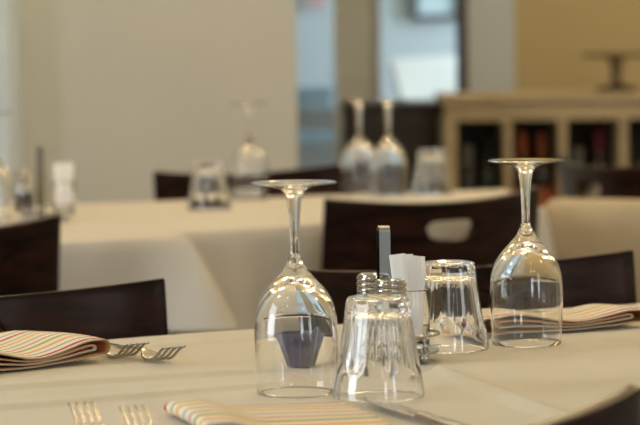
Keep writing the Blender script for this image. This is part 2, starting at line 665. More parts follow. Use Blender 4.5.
def make_chair(label):
    """local frame: the sitter faces +y, origin on the floor below the middle of the back's top edge"""
    t = thing('dining_chair', label, 'chair')
    us = []
    hw, hole_u = CH_W / 2, 0.052
    n_out, n_in = 12, 14
    for i in range(n_out + 1):
        us.append(-hw + (hw - hole_u) * i / n_out)
    for i in range(1, n_in):
        us.append(-hole_u + 2 * hole_u * i / n_in)
    for i in range(n_out + 1):
        us.append(hole_u + (hw - hole_u) * i / n_out)
    Z0, ZM_ = 0.47, CH_Z - 0.042
    V, Fc = [], []
    V2 = {}

    def vert(u, z, key):
        if key in V2:
            return V2[key]
        a = u / hw
        zz = z
        y = CH_SAG * a * a + 0.10 * (CH_Z - zz)     # leans back towards the top
        V2[key] = len(V)
        V.append((u, y, zz))
        return V2[key]

    def col(i):
        u = us[i]
        a = u / hw
        ztop = CH_Z + CH_RISE * a * a
        zbot = Z0 + 0.004 * a * a
        if abs(u) < hole_u - 1e-6:
            k = abs(u) / hole_u
            hb = ZM_ - 0.022 * (1 - k ** 3.0) ** 0.5
            ht = ZM_ + 0.011 * (1 - k ** 6.0) ** 0.5
        else:
            hb = ht = ZM_
        low = [vert(u, zbot + (hb - zbot) * j / 6, (i, 'l', j)) for j in range(6)]
        lb = vert(u, hb, (i, 'hb'))
        lt = lb if hb == ht else vert(u, ht, (i, 'ht'))
        up = [vert(u, ht + (ztop - ht) * j / 3, (i, 'u', j)) for j in range(1, 4)]
        return low + [lb], [lt] + up
    cols = [col(i) for i in range(len(us))]
    for a, b in zip(cols[:-1], cols[1:]):
        for s in (0, 1):
            for j in range(len(a[s]) - 1):
                Fc.append((a[s][j], b[s][j], b[s][j + 1], a[s][j + 1]))
    back = mesh_obj('backrest', V, Fc, M_CHAIR, t, smooth=True, fix=False)
    so = back.modifiers.new('thickness', 'SOLIDIFY')
    so.thickness = 0.015
    so.offset = 0.0
    bv = back.modifiers.new('edge', 'BEVEL')
    bv.width = 0.003
    bv.segments = 3
    bv.limit_method = 'ANGLE'
    bv.angle_limit = math.radians(50)
    # seat
    sv, sf = [], []
    ns = 20
    for z in (0.425, 0.452):
        for k in range(ns):
            a = 2 * PI * k / ns
            c, s_ = math.cos(a), math.sin(a)
            e = 0.35
            x = math.copysign(abs(c) ** e, c) * 0.21
            y = math.copysign(abs(s_) ** e, s_) * 0.205
            sv.append((x * (1 + 0.08 * (y / 0.205)), 0.285 + y, z))
    sf = [tuple(range(ns))[::-1], tuple(range(ns, 2 * ns))] + [(k, (k + 1) % ns, ns + (k + 1) % ns, ns + k) for k in range(ns)]
    so_ = mesh_obj('seat', sv, sf, M_CHAIR, t)
    b2 = so_.modifiers.new('edge', 'BEVEL')
    b2.width = 0.006
    b2.segments = 3
    b2.limit_method = 'ANGLE'

    def bar(name, pts, h0, h1):
        v = []
        for (x, y, z), h in zip(pts, (h0, h1) if len(pts) == 2 else [h0] * (len(pts) - 1) + [h1]):
            v += [(x - h, y - h, z), (x + h, y - h, z), (x + h, y + h, z), (x - h, y + h, z)]
        f = [(0, 1, 2, 3), tuple(range(len(v) - 4, len(v)))]
        for i in range(len(pts) - 1):
            for k in range(4):
                k2 = (k + 1) % 4
                f.append((i * 4 + k, i * 4 + k2, i * 4 + 4 + k2, i * 4 + 4 + k))
        return mesh_obj(name, v, f, M_CHAIR, t)
    for s in (-1, 1):
        bar('leg', [(s * 0.185, 0.02, 0.0), (s * 0.185, 0.085, 0.43), (s * 0.185, 0.078, 0.52)], 0.017, 0.013)
        bar('leg', [(s * 0.19, 0.455, 0.0), (s * 0.19, 0.45, 0.428)], 0.014, 0.018)
        bar('seat_rail', [(s * 0.185, 0.11, 0.40), (s * 0.19, 0.435, 0.40)], 0.012, 0.012)
    return t


chairs_g = None
first = make_chair('dark glossy wooden chair whose back spans behind the sharp right wine glass')
R180 = PI
first.location = (0.158, 3.10, 0)
first.rotation_euler = (0, 0, R180 + math.radians(26.9))
copy_thing(first, (-0.394, 2.81, 0), R180 + math.radians(29), 'reddish dark wooden chair behind the striped napkin at far left')
copy_thing(first, (0.2195, 4.320, 0), math.radians(35.1), 'dark wooden chair back with pale handle slot at the rear table')
copy_thing(first, (-0.566, 3.785, 0), math.radians(31), 'black chair back before the blurred condiment caddy at left edge')
copy_thing(first, (0.0905, 1.777, 0), math.radians(38), 'out of focus dark chair back corner at the bottom right edge')
copy_thing(first, (-0.155, 5.30, 0), R180 + math.radians(30), 'small blurred dark chair behind the rear wine glass by the beige wall')
copy_thing(first, (0.555, 5.36, 0), math.radians(-70), 'greyish blurred chair beyond the cream bench before the wine shelf')


# ------------------------------------------------------------------ glassware
H_WG = 0.186
BOWL_OUT = [(0.0352, 0.0010), (0.0357, 0.014), (0.0364, 0.030), (0.0368, 0.046), (0.0366, 0.058), (0.0356, 0.068),
            (0.0336, 0.077), (0.0300, 0.0855), (0.0250, 0.0925), (0.0196, 0.0985), (0.0146, 0.1040), (0.0104, 0.1090), (0.0078, 0.1135), (0.0068, 0.1165)]
STEM = [(0.0068, 0.1165), (0.0058, 0.1190), (0.0044, 0.1220), (0.0042, 0.128), (0.0043, 0.138), (0.0048, 0.150), (0.0057, 0.162), (0.0070, 0.171), (0.0088, 0.1765)]
FOOT = [(0.0088, 0.1765), (0.0115, 0.1792), (0.0165, 0.1810), (0.0240, 0.1824), (0.0320, 0.1836), (0.0368, 0.1843), (0.0375, 0.1850),
        (0.0372, 0.1857), (0.0350, 0.1860), (0.0270, 0.1855), (0.0150, 0.1845), (0.0060, 0.1838), (0.0, 0.1836)]
BOWL_IN = [(0.0, 0.1000), (0.0050, 0.0993), (0.0105, 0.0970), (0.0165, 0.0932), (0.0228, 0.0880), (0.0280, 0.0818), (0.0318, 0.0742), (0.0341, 0.0660),
           (0.0352, 0.0568), (0.0356, 0.0458), (0.0352, 0.030), (0.0345, 0.014), (0.0341, 0.0010), (0.0344, 0.0002), (0.0349, 0.0002), (0.0352, 0.0010)]


def catmull(pts, sub=3):
    out = []
    n = len(pts)
    for i in range(n - 1):
        p0, p1, p2, p3 = pts[max(i - 1, 0)], pts[i], pts[i + 1], pts[min(i + 2, n - 1)]
        for k in range(sub):
            t = k / sub
            o = []
            for c in (0, 1):
                a, b, cc, d = p0[c], p1[c], p2[c], p3[c]
                o.append(0.5 * (2 * b + (cc - a) * t + (2 * a - 5 * b + 4 * cc - d) * t * t + (-a + 3 * b - 3 * cc + d) * t ** 3))
            out.append((max(o[0], 0.0), o[1]))
    out.append(pts[-1])
    return out


def make_wine_glass(label, loc, group):
    t = thing('wine_glass', label, 'wine glass', loc, 0, group)
    lathe('bowl', catmull(BOWL_IN) + catmull(BOWL_OUT)[1:], M_GLASS, t, n=64, fix=True)
    lathe('stem', catmull(STEM), M_GLASS, t, n=64, fix=True)
    lathe('foot', catmull(FOOT), M_GLASS, t, n=64, fix=True)
    return t


# every open piece must point outwards: the bowl profile runs inside -> rim -> outside
def orient(o, sign_test):
    me = o.data
    bm = bmesh.new()
    bm.from_mesh(me)
    bm.faces.ensure_lookup_table()
    f = max(bm.faces, key=sign_test)
    c = f.calc_center_median()
    rad = Vector((c.x, c.y, 0)).normalized()
    if f.normal.dot(rad) < 0:
        bmesh.ops.reverse_faces(bm, faces=bm.faces)
    bm.to_mesh(me)
    bm.free()


TABLE_Z = 0.7512
WG = 'upside-down wine glasses on the tables'
wg = make_wine_glass('sharp upside-down wine glass in front of the blue cup', (-0.0225, 2.276, TABLE_Z), WG)
for ch in wg.children:
    orient(ch, lambda f: math.hypot(*f.calc_center_median().xy))
copy_thing(wg, (0.207, 2.610, TABLE_Z), 0.3, 'sharp upside-down wine glass in front of the right napkin', WG)
copy_thing(wg, (0.079, 5.085, 0.7505), 0.1, 'blurred upside-down wine glass, left one of the close pair', WG)
copy_thing(wg, (0.134, 5.015, 0.7505), 0.5, 'blurred upside-down wine glass, right one of the close pair', WG)
copy_thing(wg, (-0.134, 4.98, 0.7505), 0.7, 'blurred upside-down wine glass standing alone before the beige wall', WG)
copy_thing(wg, (-0.575, 4.55, 0.7510), 0.2, 'blurred upside-down glass cut by the left picture edge', WG)

H_T = 0.087
T_OUT = [(0.0400, 0.0010), (0.0398, 0.006), (0.0388, 0.014), (0.0368, 0.0235), (0.0346, 0.036), (0.0322, 0.050), (0.0300, 0.064), (0.0284, 0.076), (0.0276, 0.082), (0.0266, 0.0855), (0.0245, 0.0870), (0.0200, 0.0868), (0.0100, 0.0855), (0.0, 0.0850)]
T_IN = [(0.0, 0.0745), (0.0100, 0.0745), (0.0200, 0.0740), (0.0235, 0.0725), (0.0252, 0.068), (0.0268, 0.060), (0.0288, 0.048), (0.0314, 0.035), (0.0340, 0.0235), (0.0364, 0.014), (0.0378, 0.006), (0.0383, 0.0010), (0.0387, 0.0002), (0.0396, 0.0002), (0.0400, 0.0010)]


def make_tumbler(label, loc, group):
    prof_in, prof_out = catmull(T_IN, 2), catmull(T_OUT, 3)
    n_in = len(prof_in)
    NF = 10

    def mod(a, i, r, z):
        # flat panels with rounded ends, cut into the outside only
        if i < n_in - 1 or r < 0.02:
            return 1.0
        ph = (a * NF / (2 * PI)) % 1.0 - 0.5
        arch = 0.021 + 0.012 * (abs(ph) * 2) ** 2.5
        w = smoothstep((z - arch) / 0.006) * (1 - smoothstep((z - 0.083) / 0.003))
        flat = math.cos(PI / NF) / math.cos(2 * PI * ph / NF)
        return 1.0 + w * ((flat - 1.0) * 0.95 - 0.022 + 0.035 * (2 * ph) ** 2 * 0.6)
    o = lathe('tumbler', prof_in + prof_out[1:], M_GLASS, None, n=120, mod=mod)
    o.location = loc
    return tag(o, label, 'tumbler', group)


TG = 'upside-down faceted tumblers on the tables'
tb = make_tumbler('faceted upside-down tumbler nearest the camera in front of the caddy', (0.049, 2.245, TABLE_Z), TG)
for loc, rz, lab in (((0.1265, 2.575, TABLE_Z), 0.2, 'faceted upside-down tumbler between the paper packets and right wine glass'),
                     ((-0.200, 4.70, 0.7505), 0.1, 'blurred upside-down tumbler beside the lone rear wine glass'),
                     ((0.219, 5.05, 0.7505), 0.4, 'blurred upside-down tumbler right of the rear pair of wine glasses')):
    c = tb.copy()
    COL.objects.link(c)
    c.location = loc
    c.rotation_euler = (0, 0, rz)
    c['label'] = lab


# ------------------------------------------------------------------ blue cup
def make_cup():
    V, Fc = [], []
    n = 16
    rings = [(0.0, 0.0, 1), (0.0135, 0.0, 0), (0.0150, 0.004, 0), (0.0190, 0.014, 0), (0.0225, 0.024, 0), (0.0250, 0.032, 0),
             (0.0238, 0.032, 0), (0.0212, 0.024, 0), (0.0176, 0.014, 0), (0.0135, 0.006, 0), (0.0, 0.005, 1)]
    R = []
    for i, (r, z, pole) in enumerate(rings):
        if pole:
            R.append([len(V)])
            V.append((0, 0, z))
            continue
        ring = []
        for k in range(n):
            a = 2 * PI * k / n
            fac = 1.0 if k % 2 == 0 else 0.93
            zz = z
            if i in (4, 5, 6, 7):
                g = (z / 0.032) ** 3
                zz += g * (0.0075 * math.exp(-((((a + 0.75 + PI) % (2 * PI)) - PI) / 0.30) ** 2))
            ring.append(len(V))
            V.append((r * fac * math.cos(a), r * fac * math.sin(a), zz))
        R.append(ring)
    for a, b in zip(R[:-1], R[1:]):
        for k in range(n):
            k2 = (k + 1) % n
            if len(a) == 1:
                Fc.append((a[0], b[k], b[k2]))
            elif len(b) == 1:
                Fc.append((a[k], b[0], a[k2]))
            else:
                Fc.append((a[k], b[k], b[k2], a[k2]))
    o = mesh_obj('blue_cup', V, Fc, M_BLUE, None)
    o.location = (-0.0195, 2.462, 0.7512)
    o.scale = (1.12, 1.12, 1.14)
    return tag(o, 'small faceted blue cup with a peaked rim seen through the left wine glass', 'cup')


make_cup()


# ------------------------------------------------------------------ condiment caddy
def ball_geo(c, r, n=12, m=8):
    prof = [(r * math.sin(PI * i / m) if 0 < i < m else 0.0, -r * math.cos(PI * i / m)) for i in range(m + 1)]
    v, f = lathe_geo(prof, n)
    return [(x + c[0], y + c[1], z + c[2]) for x, y, z in v], f


CUPS = ((-0.010, 0.031), (0.005, -0.034), (0.026, 0.006))       # two shakers, packet glass


def make_caddy(label, loc, rotz):
    t = thing('condiment_caddy', label, 'caddy', loc, rotz, 'condiment caddies')
    # base plate: rounded triangle
    n = 40
    pv = []
    for z in (0.008, 0.0105):
        for k in range(n):
            a = 2 * PI * k / n
            r = 0.047 + 0.004 * math.cos(3 * a + 0.6)
            pv.append((0.006 + r * 0.92 * math.cos(a), r * 1.12 * math.sin(a), z))
    mesh_obj('base_plate', pv, [tuple(range(n))[::-1], tuple(range(n, 2 * n))] + [(k, (k + 1) % n, n + (k + 1) % n, n + k) for k in range(n)], M_CHROME, t)
    rail = [(0.006 + (0.047 + 0.004 * math.cos(3 * a + 0.6)) * 0.92 * math.cos(a), (0.047 + 0.004 * math.cos(3 * a + 0.6)) * 1.12 * math.sin(a), 0.026)
            for a in (2 * PI * k / 48 for k in range(48))]
    v, f = tube_geo(rail, 0.0016, 8, closed=True)
    mesh_obj('rail', v, f, M_CHROME, t, smooth=True)
    for k in range(4):
        a = -0.75 + k * PI / 2
        r = 0.047 + 0.004 * math.cos(3 * a + 0.6)
        x, y = 0.006 + r * 0.92 * math.cos(a), r * 1.12 * math.sin(a)
        v, f = ball_geo((x, y, 0.0052), 0.0052)
        v2, f2 = tube_geo([(x, y, 0.006), (x, y, 0.026)], 0.0016, 8)
        v, f = join_geo([(v, f), (v2, f2)])
        mesh_obj('foot', v, f, M_CHROME, t, smooth=True)
    # handle: a flat band bent into a tall loop
    path = []
    hw, top, rad = 0.0052, 0.124, 0.0052
    for z in (0.010, 0.04, 0.08, top):
        path.append((-hw, z))
    for k in range(1, 8):
        a = PI - PI * k / 8
        path.append((rad * math.cos(a), top + rad * math.sin(a)))
    for z in (top, 0.08, 0.04, 0.010):
        path.append((hw, z))
    V, Fc = [], []
    bw, th = 0.0055, 0.0008
    m = len(path)
    for i, (y, z) in enumerate(path):
        a, b = Vector(path[max(i - 1, 0)]), Vector(path[min(i + 1, m - 1)])
        d = (b - a).normalized()
        nn = Vector((-d.y, d.x)) * th
        for sx in (-bw, bw):
            V.append((sx, y + nn.x, z + nn.y))
            V.append((sx, y - nn.x, z - nn.y))
    for i in range(m - 1):
        o_, p_ = i * 4, i * 4 + 4
        for a, b in ((0, 2), (2, 3), (3, 1), (1, 0)):
            Fc.append((o_ + a, o_ + b, p_ + b, p_ + a))
    Fc += [(0, 1, 3, 2), (m * 4 - 4, m * 4 - 2, m * 4 - 1, m * 4 - 3)]
    h = mesh_obj('handle', V, Fc, M_CHROME, t)
    h.rotation_euler = (0, 0, 0.25)
    return t


def make_shaker(label, loc, fill, height=0.082):
    t = thing('shaker', label, 'shaker', loc, 0, 'glass shakers with ridged metal lids')
    gh = height - 0.019
    out = [(0.0, 0.0), (0.0150, 0.0), (0.0182, 0.0015), (0.0188, 0.006), (0.0186, gh * 0.55), (0.0176, gh - 0.008), (0.0148, gh)]
    inn = [(0.0134, gh), (0.0160, gh - 0.009), (0.0170, gh * 0.55), (0.0170, 0.009), (0.0155, 0.0055), (0.0, 0.005)]
    lathe('glass_body', out + inn, M_GLASS, t, n=40)
    lathe('contents', [(0.0, 0.0056), (0.0150, 0.0060), (0.0166, 0.0095), (0.0166, gh * 0.62), (0.010, gh * 0.64), (0.0, gh * 0.63)], fill, t, n=32)
    z0 = gh - 0.001
    prof = [(0.0128, z0), (0.0158, z0 + 0.0005)]
    for k in range(3):
        zz = z0 + 0.001 + k * 0.0052
        prof += [(0.0142, zz), (0.0158, zz + 0.0012), (0.0161, zz + 0.0026), (0.0158, zz + 0.004), (0.0142, zz + 0.0051)]
    prof += [(0.0146, z0 + 0.0175), (0.0120, z0 + 0.0192), (0.0, z0 + 0.0198)]
    lathe('lid', prof, M_CHROME, t, n=40)
    return t


def make_packet_glass(label, loc):
    o = lathe('packet_glass', [(0.0, 0.0), (0.0165, 0.0), (0.0182, 0.002), (0.0186, 0.030), (0.0196, 0.056), (0.0192, 0.0572), (0.0186, 0.056), (0.0174, 0.030), (0.0168, 0.005), (0.0, 0.0045)], M_GLASS, None, n=40)
    o.location = loc
    return tag(o, label, 'glass', 'glasses holding paper packets')


def packet_mesh():
    w, h, t = 0.0078, 0.082, 0.0011
    V, Fc = [], []
    for j in range(9):
        f = j / 8
        tt = t * (0.25 + 0.75 * math.sin(PI * min(max(f, 0.06), 0.94)))
        for sx, st in ((-1, 0), (-0.6, 1), (0.6, 1), (1, 0), (0.6, -1), (-0.6, -1)):
            V.append((w * sx, tt * st, h * f))
    for j in range(8):
        for k in range(6):
            k2 = (k + 1) % 6
            Fc.append((j * 6 + k, j * 6 + k2, j * 6 + 6 + k2, j * 6 + 6 + k))
    Fc += [tuple(range(6))[::-1], tuple(range(48, 54))]
    return V, Fc


CAD = Vector((0.0605, 2.497, TABLE_Z))
CADR = 0.0
make_caddy('chrome condiment caddy with a tall loop handle beside the front tumbler', CAD, CADR)
make_shaker('glass shaker with ridged lid, rear one under the tall caddy handle', CAD + Vector((CUPS[0][0], CUPS[0][1], 0.0107)), M_SALT, 0.0715)
make_shaker('glass shaker with ridged lid, front one just above the near tumbler', CAD + Vector((CUPS[1][0], CUPS[1][1], 0.0107)), M_SALT, 0.0715)
make_packet_glass('clear little glass holding white paper packets in the front caddy', CAD + Vector((CUPS[2][0], CUPS[2][1], 0.0107)))
pv, pf = packet_mesh()
pk_me = None
for i, (dx, dy, lean, rz, dz) in enumerate(((-0.0045, -0.0105, -6, 0.10, 0.004), (-0.001, -0.0070, -3, -0.10, 0.003), (0.0025, -0.0030, 0, 0.12, -0.001),
                                           (-0.003, 0.0020, -5, 0.0, 0.002), (0.004, 0.0060, 2, -0.15, -0.003), (0.0005, 0.0095, -1, 0.1, 0.0))):
    if pk_me is None:
        o = mesh_obj('sugar_packet', pv, pf, M_PAPER)
        pk_me = o.data
    else:
        o = bpy.data.objects.new('sugar_packet', pk_me)
        COL.objects.link(o)
    o.location = CAD + Vector((CUPS[2][0] + dx, CUPS[2][1] + dy, 0.0160 + max(dz, 0) + 0.001))
    o.rotation_euler = (0, math.radians(lean), rz)
    tag(o, 'white paper packet standing upright in the front caddy glass', 'packet', 'paper packets in the front caddy')

CAD2 = Vector((-0.480, 4.47, 0.7512))
make_caddy('blurred condiment caddy with gleaming handle on the rear table', CAD2, 0.18)
make_packet_glass('blurred little glass of white packets in the rear caddy', CAD2 + Vector((0.040, -0.006, 0.0107)))
for dx, dy, lean, rz in ((-0.004, -0.008, -4, 0.1), (0.003, -0.003, 3, -0.1), (-0.002, 0.004, -2, 0.1), (0.004, 0.009, 4, 0.0)):
    o = bpy.data.objects.new('sugar_packet', pk_me)
    COL.objects.link(o)
    o.location = CAD2 + Vector((0.040 + dx, -0.006 + dy, 0.0170))
    o.rotation_euler = (0, math.radians(lean), rz)
    tag(o, 'blurred white paper packet in the rear caddy glass', 'packet', 'paper packets in the rear caddy')
make_shaker('blurred dark-filled shaker at the left side of the rear caddy', CAD2 + Vector((-0.033, 0.030, 0.0107)), M_PEPPER, 0.075)


# ------------------------------------------------------------------ cutlery
def fork_z(y):
    return interp(y, [(0.0, 0.0022), (0.05, 0.0035), (0.105, 0.0085), (0.118, 0.0085), (0.148, 0.0020), (0.158, 0.0024), (0.200, 0.0185)])


def make_fork(label, loc, rotz, group, tilt=0.0):
    """points along local +y, bowl touches the table near y=0.16; origin at that point"""
    t = thing('fork', label, 'fork', loc, rotz, group)
    ys = [0.0, 0.004, 0.012, 0.03, 0.05, 0.075, 0.10, 0.112, 0.119, 0.126, 0.132, 0.138, 0.143, 0.146]
    ww = [0.006, 0.012, 0.0155, 0.015, 0.012, 0.0085, 0.0064, 0.0058, 0.0070, 0.0115, 0.0170, 0.0200, 0.0212, 0.0215]
    path = [(0, y - 0.16, fork_z(y)) for y in ys]
    v, f = sweep_strip(path, lambda i: ww[i], lambda i: 0.0026 if i < 8 else 0.0019)
    mesh_obj('handle', v, f, M_STEEL, t, smooth=True)
    for k in range(4):
        x = (k - 1.5) * 0.0060
        p = [(x * (1 + 0.008 * j), 0.144 + 0.0555 * j / 9 - 0.16, fork_z(0.144 + 0.0555 * j / 9)) for j in range(10)]
        v, f = sweep_strip(p, lambda i: 0.0036 - 0.0018 * (i / 9) ** 1.5, 0.0018)
        mesh_obj('tine', v, f, M_STEEL, t, smooth=True)
    return t


def make_knife(label, loc, rotz):
    t = thing('knife', label, 'knife', loc, rotz)
    hp = [(0, y, 0.004) for y in (0.0, 0.004, 0.02, 0.05, 0.08, 0.095, 0.10)]
    hw_ = [0.008, 0.013, 0.0150, 0.0125, 0.0105, 0.0100, 0.009]
    v, f = sweep_strip(hp, lambda i: hw_[i], 0.0062)
    mesh_obj('handle', v, f, M_STEEL, t, smooth=True)
    bp_ = [(0, y, 0.0036) for y in (0.098, 0.104, 0.12, 0.15, 0.18, 0.20, 0.211, 0.216)]
    bw = [0.009, 0.0125, 0.0170, 0.0185, 0.0185, 0.0165, 0.010, 0.003]
    v, f = sweep_strip(bp_, lambda i: bw[i], 0.0016)
    mesh_obj('blade', v, f, M_STEEL, t, smooth=True)
    return t


FK = 'steel forks laid on the nearest table'
A_FAR = math.atan2(-0.9, 0.44) - PI / 2
make_fork('steel fork with tines turned right, fully clear of the left napkin', (-0.157, 2.503, TABLE_Z), A_FAR, FK)
make_fork('steel fork touching the folded edge of the left napkin', (-0.195, 2.536, TABLE_Z), A_FAR + 0.03, FK)
A_NEAR = math.radians(19)
make_fork('steel fork at the bottom edge, left one of the near pair', (-0.184, 2.060, TABLE_Z), A_NEAR, FK)
make_fork('steel fork at the bottom edge, right one of the near pair', (-0.141, 2.036, TABLE_Z), A_NEAR, FK)
make_fork('steel fork lying behind the right striped napkin', (0.178, 2.806, TABLE_Z), math.radians(20 + 90), FK)
make_knife('steel knife lying across the right end of the near napkin', (0.114, 2.004, 0.7520), math.atan2(0.934, -0.357) - PI / 2)


# ------------------------------------------------------------------ napkins
def make_napkin(label, loc, rotz, L, B, bot, thick, bulge=0.0, slots=None, us=1.0, uo=0.0):
    """two nested flattened rolls: folded cloth. a runs along local x from -L to 0, b along local y from 0 (near edge) to B."""
    V, Fc, mats, uvs = [], [], [], []
    nb = 14
    na = 34

    def ring(i0, i1, a0, a1):
        pts = []
        def zz(i, a):
            return bot(a) + thick(a) * (i + 0.5) / 4
        A = [a0 + (a1 - a0) * k / na for k in range(na + 1)]
        top = [(a, zz(i1, a)) for a in A]
        r1 = (zz(i1, a1) - zz(i0, a1)) / 2
        c1 = (zz(i1, a1) + zz(i0, a1)) / 2
        r0 = (zz(i1, a0) - zz(i0, a0)) / 2
        c0 = (zz(i1, a0) + zz(i0, a0)) / 2
        arc1 = [(a1 + r1 * 1.1 * math.sin(PI * k / 9), c1 + r1 * math.cos(PI * k / 9)) for k in range(1, 9)]
        low = [(a, zz(i0, a)) for a in A[::-1]]
        arc0 = [(a0 - r0 * 1.1 * math.sin(PI * k / 9), c0 - r0 * math.cos(PI * k / 9)) for k in range(1, 9)]
        return top + arc1 + low + arc0
    t = 0.0013
    for ri, (i0, i1, a0, a1, slot) in enumerate(((0, 3, -L, 0.0, 1), (1, 2, -L + 0.012, -0.011, 2))):
        P = ring(i0, i1, a0, a1)
        m = len(P)
        nr = []
        for k in range(m):
            d = (Vector(P[(k + 1) % m]) - Vector(P[k - 1]))
            d = d.normalized() if d.length > 0 else Vector((1, 0))
            nr.append(Vector((-d.y, d.x)))
        base = len(V)
        arc = 0.0
        arcs = []
        for k in range(m):
            if k:
                arc += (Vector(P[k]) - Vector(P[k - 1])).length
            arcs.append(arc)
        for j in range(nb + 1):
            f = j / nb
            inset = 0.0 if ri == 0 else 0.0012
            b = inset + (B - 2 * inset) * f
            for side in (1, -1):
                for k in range(m):
                    a, z = P[k]
                    a += nr[k].x * t / 2 * side
                    z += nr[k].y * t / 2 * side
                    lift = 1.0 + bulge * math.sin(PI * min(1, f * 1.05)) * smoothstep((-a - 0.045) / 0.07) + 0.06 * math.sin(f * 5 + a * 30)
                    edge = 1 - 0.25 * max(0, (f - 0.85) / 0.15) ** 2
                    V.append((a + 0.003 * math.sin(f * 4), b, max(z * lift * edge, 0.0006)))
        per = 2 * m
        for j in range(nb):
            for k in range(m):
                k2 = (k + 1) % m
                o0, o1 = base + j * per, base + (j + 1) * per
                Fc.append((o0 + k, o0 + k2, o1 + k2, o1 + k))
                mats.append(0)
                uvs.append([(arcs[k], j / nb * B), (arcs[k], j / nb * B), (arcs[k], (j + 1) / nb * B), (arcs[k], (j + 1) / nb * B)])
                Fc.append((o0 + m + k, o1 + m + k, o1 + m + k2, o0 + m + k2))
                mats.append(2 if ri == 0 else 0)
                uvs.append([(0, j / nb * B), (0, (j + 1) / nb * B), (0, (j + 1) / nb * B), (0, j / nb * B)])
        for j, flip in ((0, False), (nb, True)):
            o0 = base + j * per
            for k in range(m):
                k2 = (k + 1) % m
                q = (o0 + k, o0 + m + k, o0 + m + k2, o0 + k2)
                Fc.append(q[::-1] if flip else q)
                lowhalf = k > na + 4
                mats.append((3 if lowhalf else 1) if ri == 0 else (2 if not lowhalf else 3))
                uvs.append([(0, 0)] * 4)
    me = bpy.data.meshes.new('napkin')
    me.from_pydata([tuple(v) for v in V], [], Fc)
    for q in (slots or (M_NAPKIN, M_HEM_TAN, M_HEM_ORANGE, M_HEM_GREY)):
        me.materials.append(q)
    uvl = me.uv_layers.new(name='stripe')
    for p, mi, uv in zip(me.polygons, mats, uvs):
        p.material_index = mi
        p.use_smooth = True
        for li, c in zip(p.loop_indices, uv):
            uvl.data[li].uv = (c[0], c[1] * us + uo)
    bm = bmesh.new()
    bm.from_mesh(me)
    bmesh.ops.recalc_face_normals(bm, faces=bm.faces)
    bm.to_mesh(me)
    bm.free()
    o = bpy.data.objects.new('napkin', me)
    COL.objects.link(o)
    o.location = loc
    o.rotation_euler = (0, 0, rotz)
    return tag(o, label, 'napkin', 'striped folded napkins')


make_napkin('striped folded napkin beside the two forks at far left', (-0.212, 2.514, TABLE_Z), math.radians(42), 0.24, 0.15,
            lambda a: interp(a, [(-0.10, 0.0006), (-0.05, 0.002), (0.0, 0.0045)]),
            lambda a: interp(a, [(-0.14, 0.022), (-0.075, 0.0105), (-0.016, 0.0205), (0.0, 0.0190)]), bulge=0.12)
make_napkin('striped folded napkin behind the right wine glass', (0.338, 2.738, TABLE_Z), math.radians(23), 0.182, 0.090,
            lambda a: interp(a, [(-0.09, 0.0006), (-0.04, 0.002), (0.0, 0.0040)]),
            lambda a: interp(a, [(-0.182, 0.020), (-0.15, 0.022), (-0.07, 0.0115), (-0.015, 0.0180), (0.0, 0.0165)]), bulge=0.10)
make_napkin('blurred striped napkin at the bottom edge under the near tumbler', (0.055, 2.035, TABLE_Z), math.radians(14), 0.145, 0.160,
            lambda a: 0.0006,
            lambda a: interp(a, [(-0.145, 0.0135), (-0.132, 0.0140), (-0.092, 0.0050), (0.0, 0.0038)]), bulge=0.1, us=0.55, uo=0.017)



# ------------------------------------------------------------------ bench behind the right chair
bn = thing('bench', 'cream upholstered bench back behind the right wine glass', 'bench', (0, 0, 0), 0)
bp0, bp1 = Vector((0.40, 4.93)), Vector((1.35, 4.66))
V, Fc = [], []
nn_, d_ = 30, (bp1 - bp0)
nrm_ = Vector((-d_.y, d_.x)).normalized()
prof = [(0.03, 0.42), (0.0, 0.44), (0.0, 0.70), (0.006, 0.735), (0.022, 0.7525), (0.045, 0.757), (0.068, 0.7525), (0.084, 0.735), (0.09, 0.70), (0.10, 0.44), (0.07, 0.42)]
for i in range(nn_ + 1):
    f = i / nn_
    p = bp0 + d_ * f
    e = min(1, math.sin(PI * min(f, 1 - f) * 1.0) * 8)
    s = math.sqrt(max(0.0, 1 - (1 - min(1, f / 0.05)) ** 2)) if f < 0.05 else 1
    for w, z in prof:
        zz = 0.42 + (z - 0.42) * (0.9 + 0.1 * s)
        q = p + nrm_ * (0.045 + (w - 0.045) * (0.4 + 0.6 * s))
        V.append((q.x, q.y, zz - 0.010 - 0.014 * f))
np_ = len(prof)
for i in range(nn_):
    for k in range(np_):
        k2 = (k + 1) % np_
        Fc.append((i * np_ + k, i * np_ + k2, (i + 1) * np_ + k2, (i + 1) * np_ + k))
Fc += [tuple(range(np_)), tuple(range(nn_ * np_, (nn_ + 1) * np_))[::-1]]
mesh_obj('backrest', V, Fc, M_BENCH, bn, smooth=True)
bang = math.atan2(d_.y, d_.x)
st = box('seat', 0.12, d_.length, -0.40, 0.03, 0.30, 0.44, M_BENCH, bn, bevel=0.03)
st.location = (bp0.x, bp0.y, 0)
st.rotation_euler = (0, 0, bang)
for sx in (0.18, d_.length - 0.06):
    for sy in (-0.34, 0.0):
        lg = box('leg', sx - 0.02, sx + 0.02, sy - 0.02, sy + 0.02, 0.0, 0.31, M_TABLE, bn)
        lg.location = (bp0.x, bp0.y, 0)
        lg.rotation_euler = (0, 0, bang)

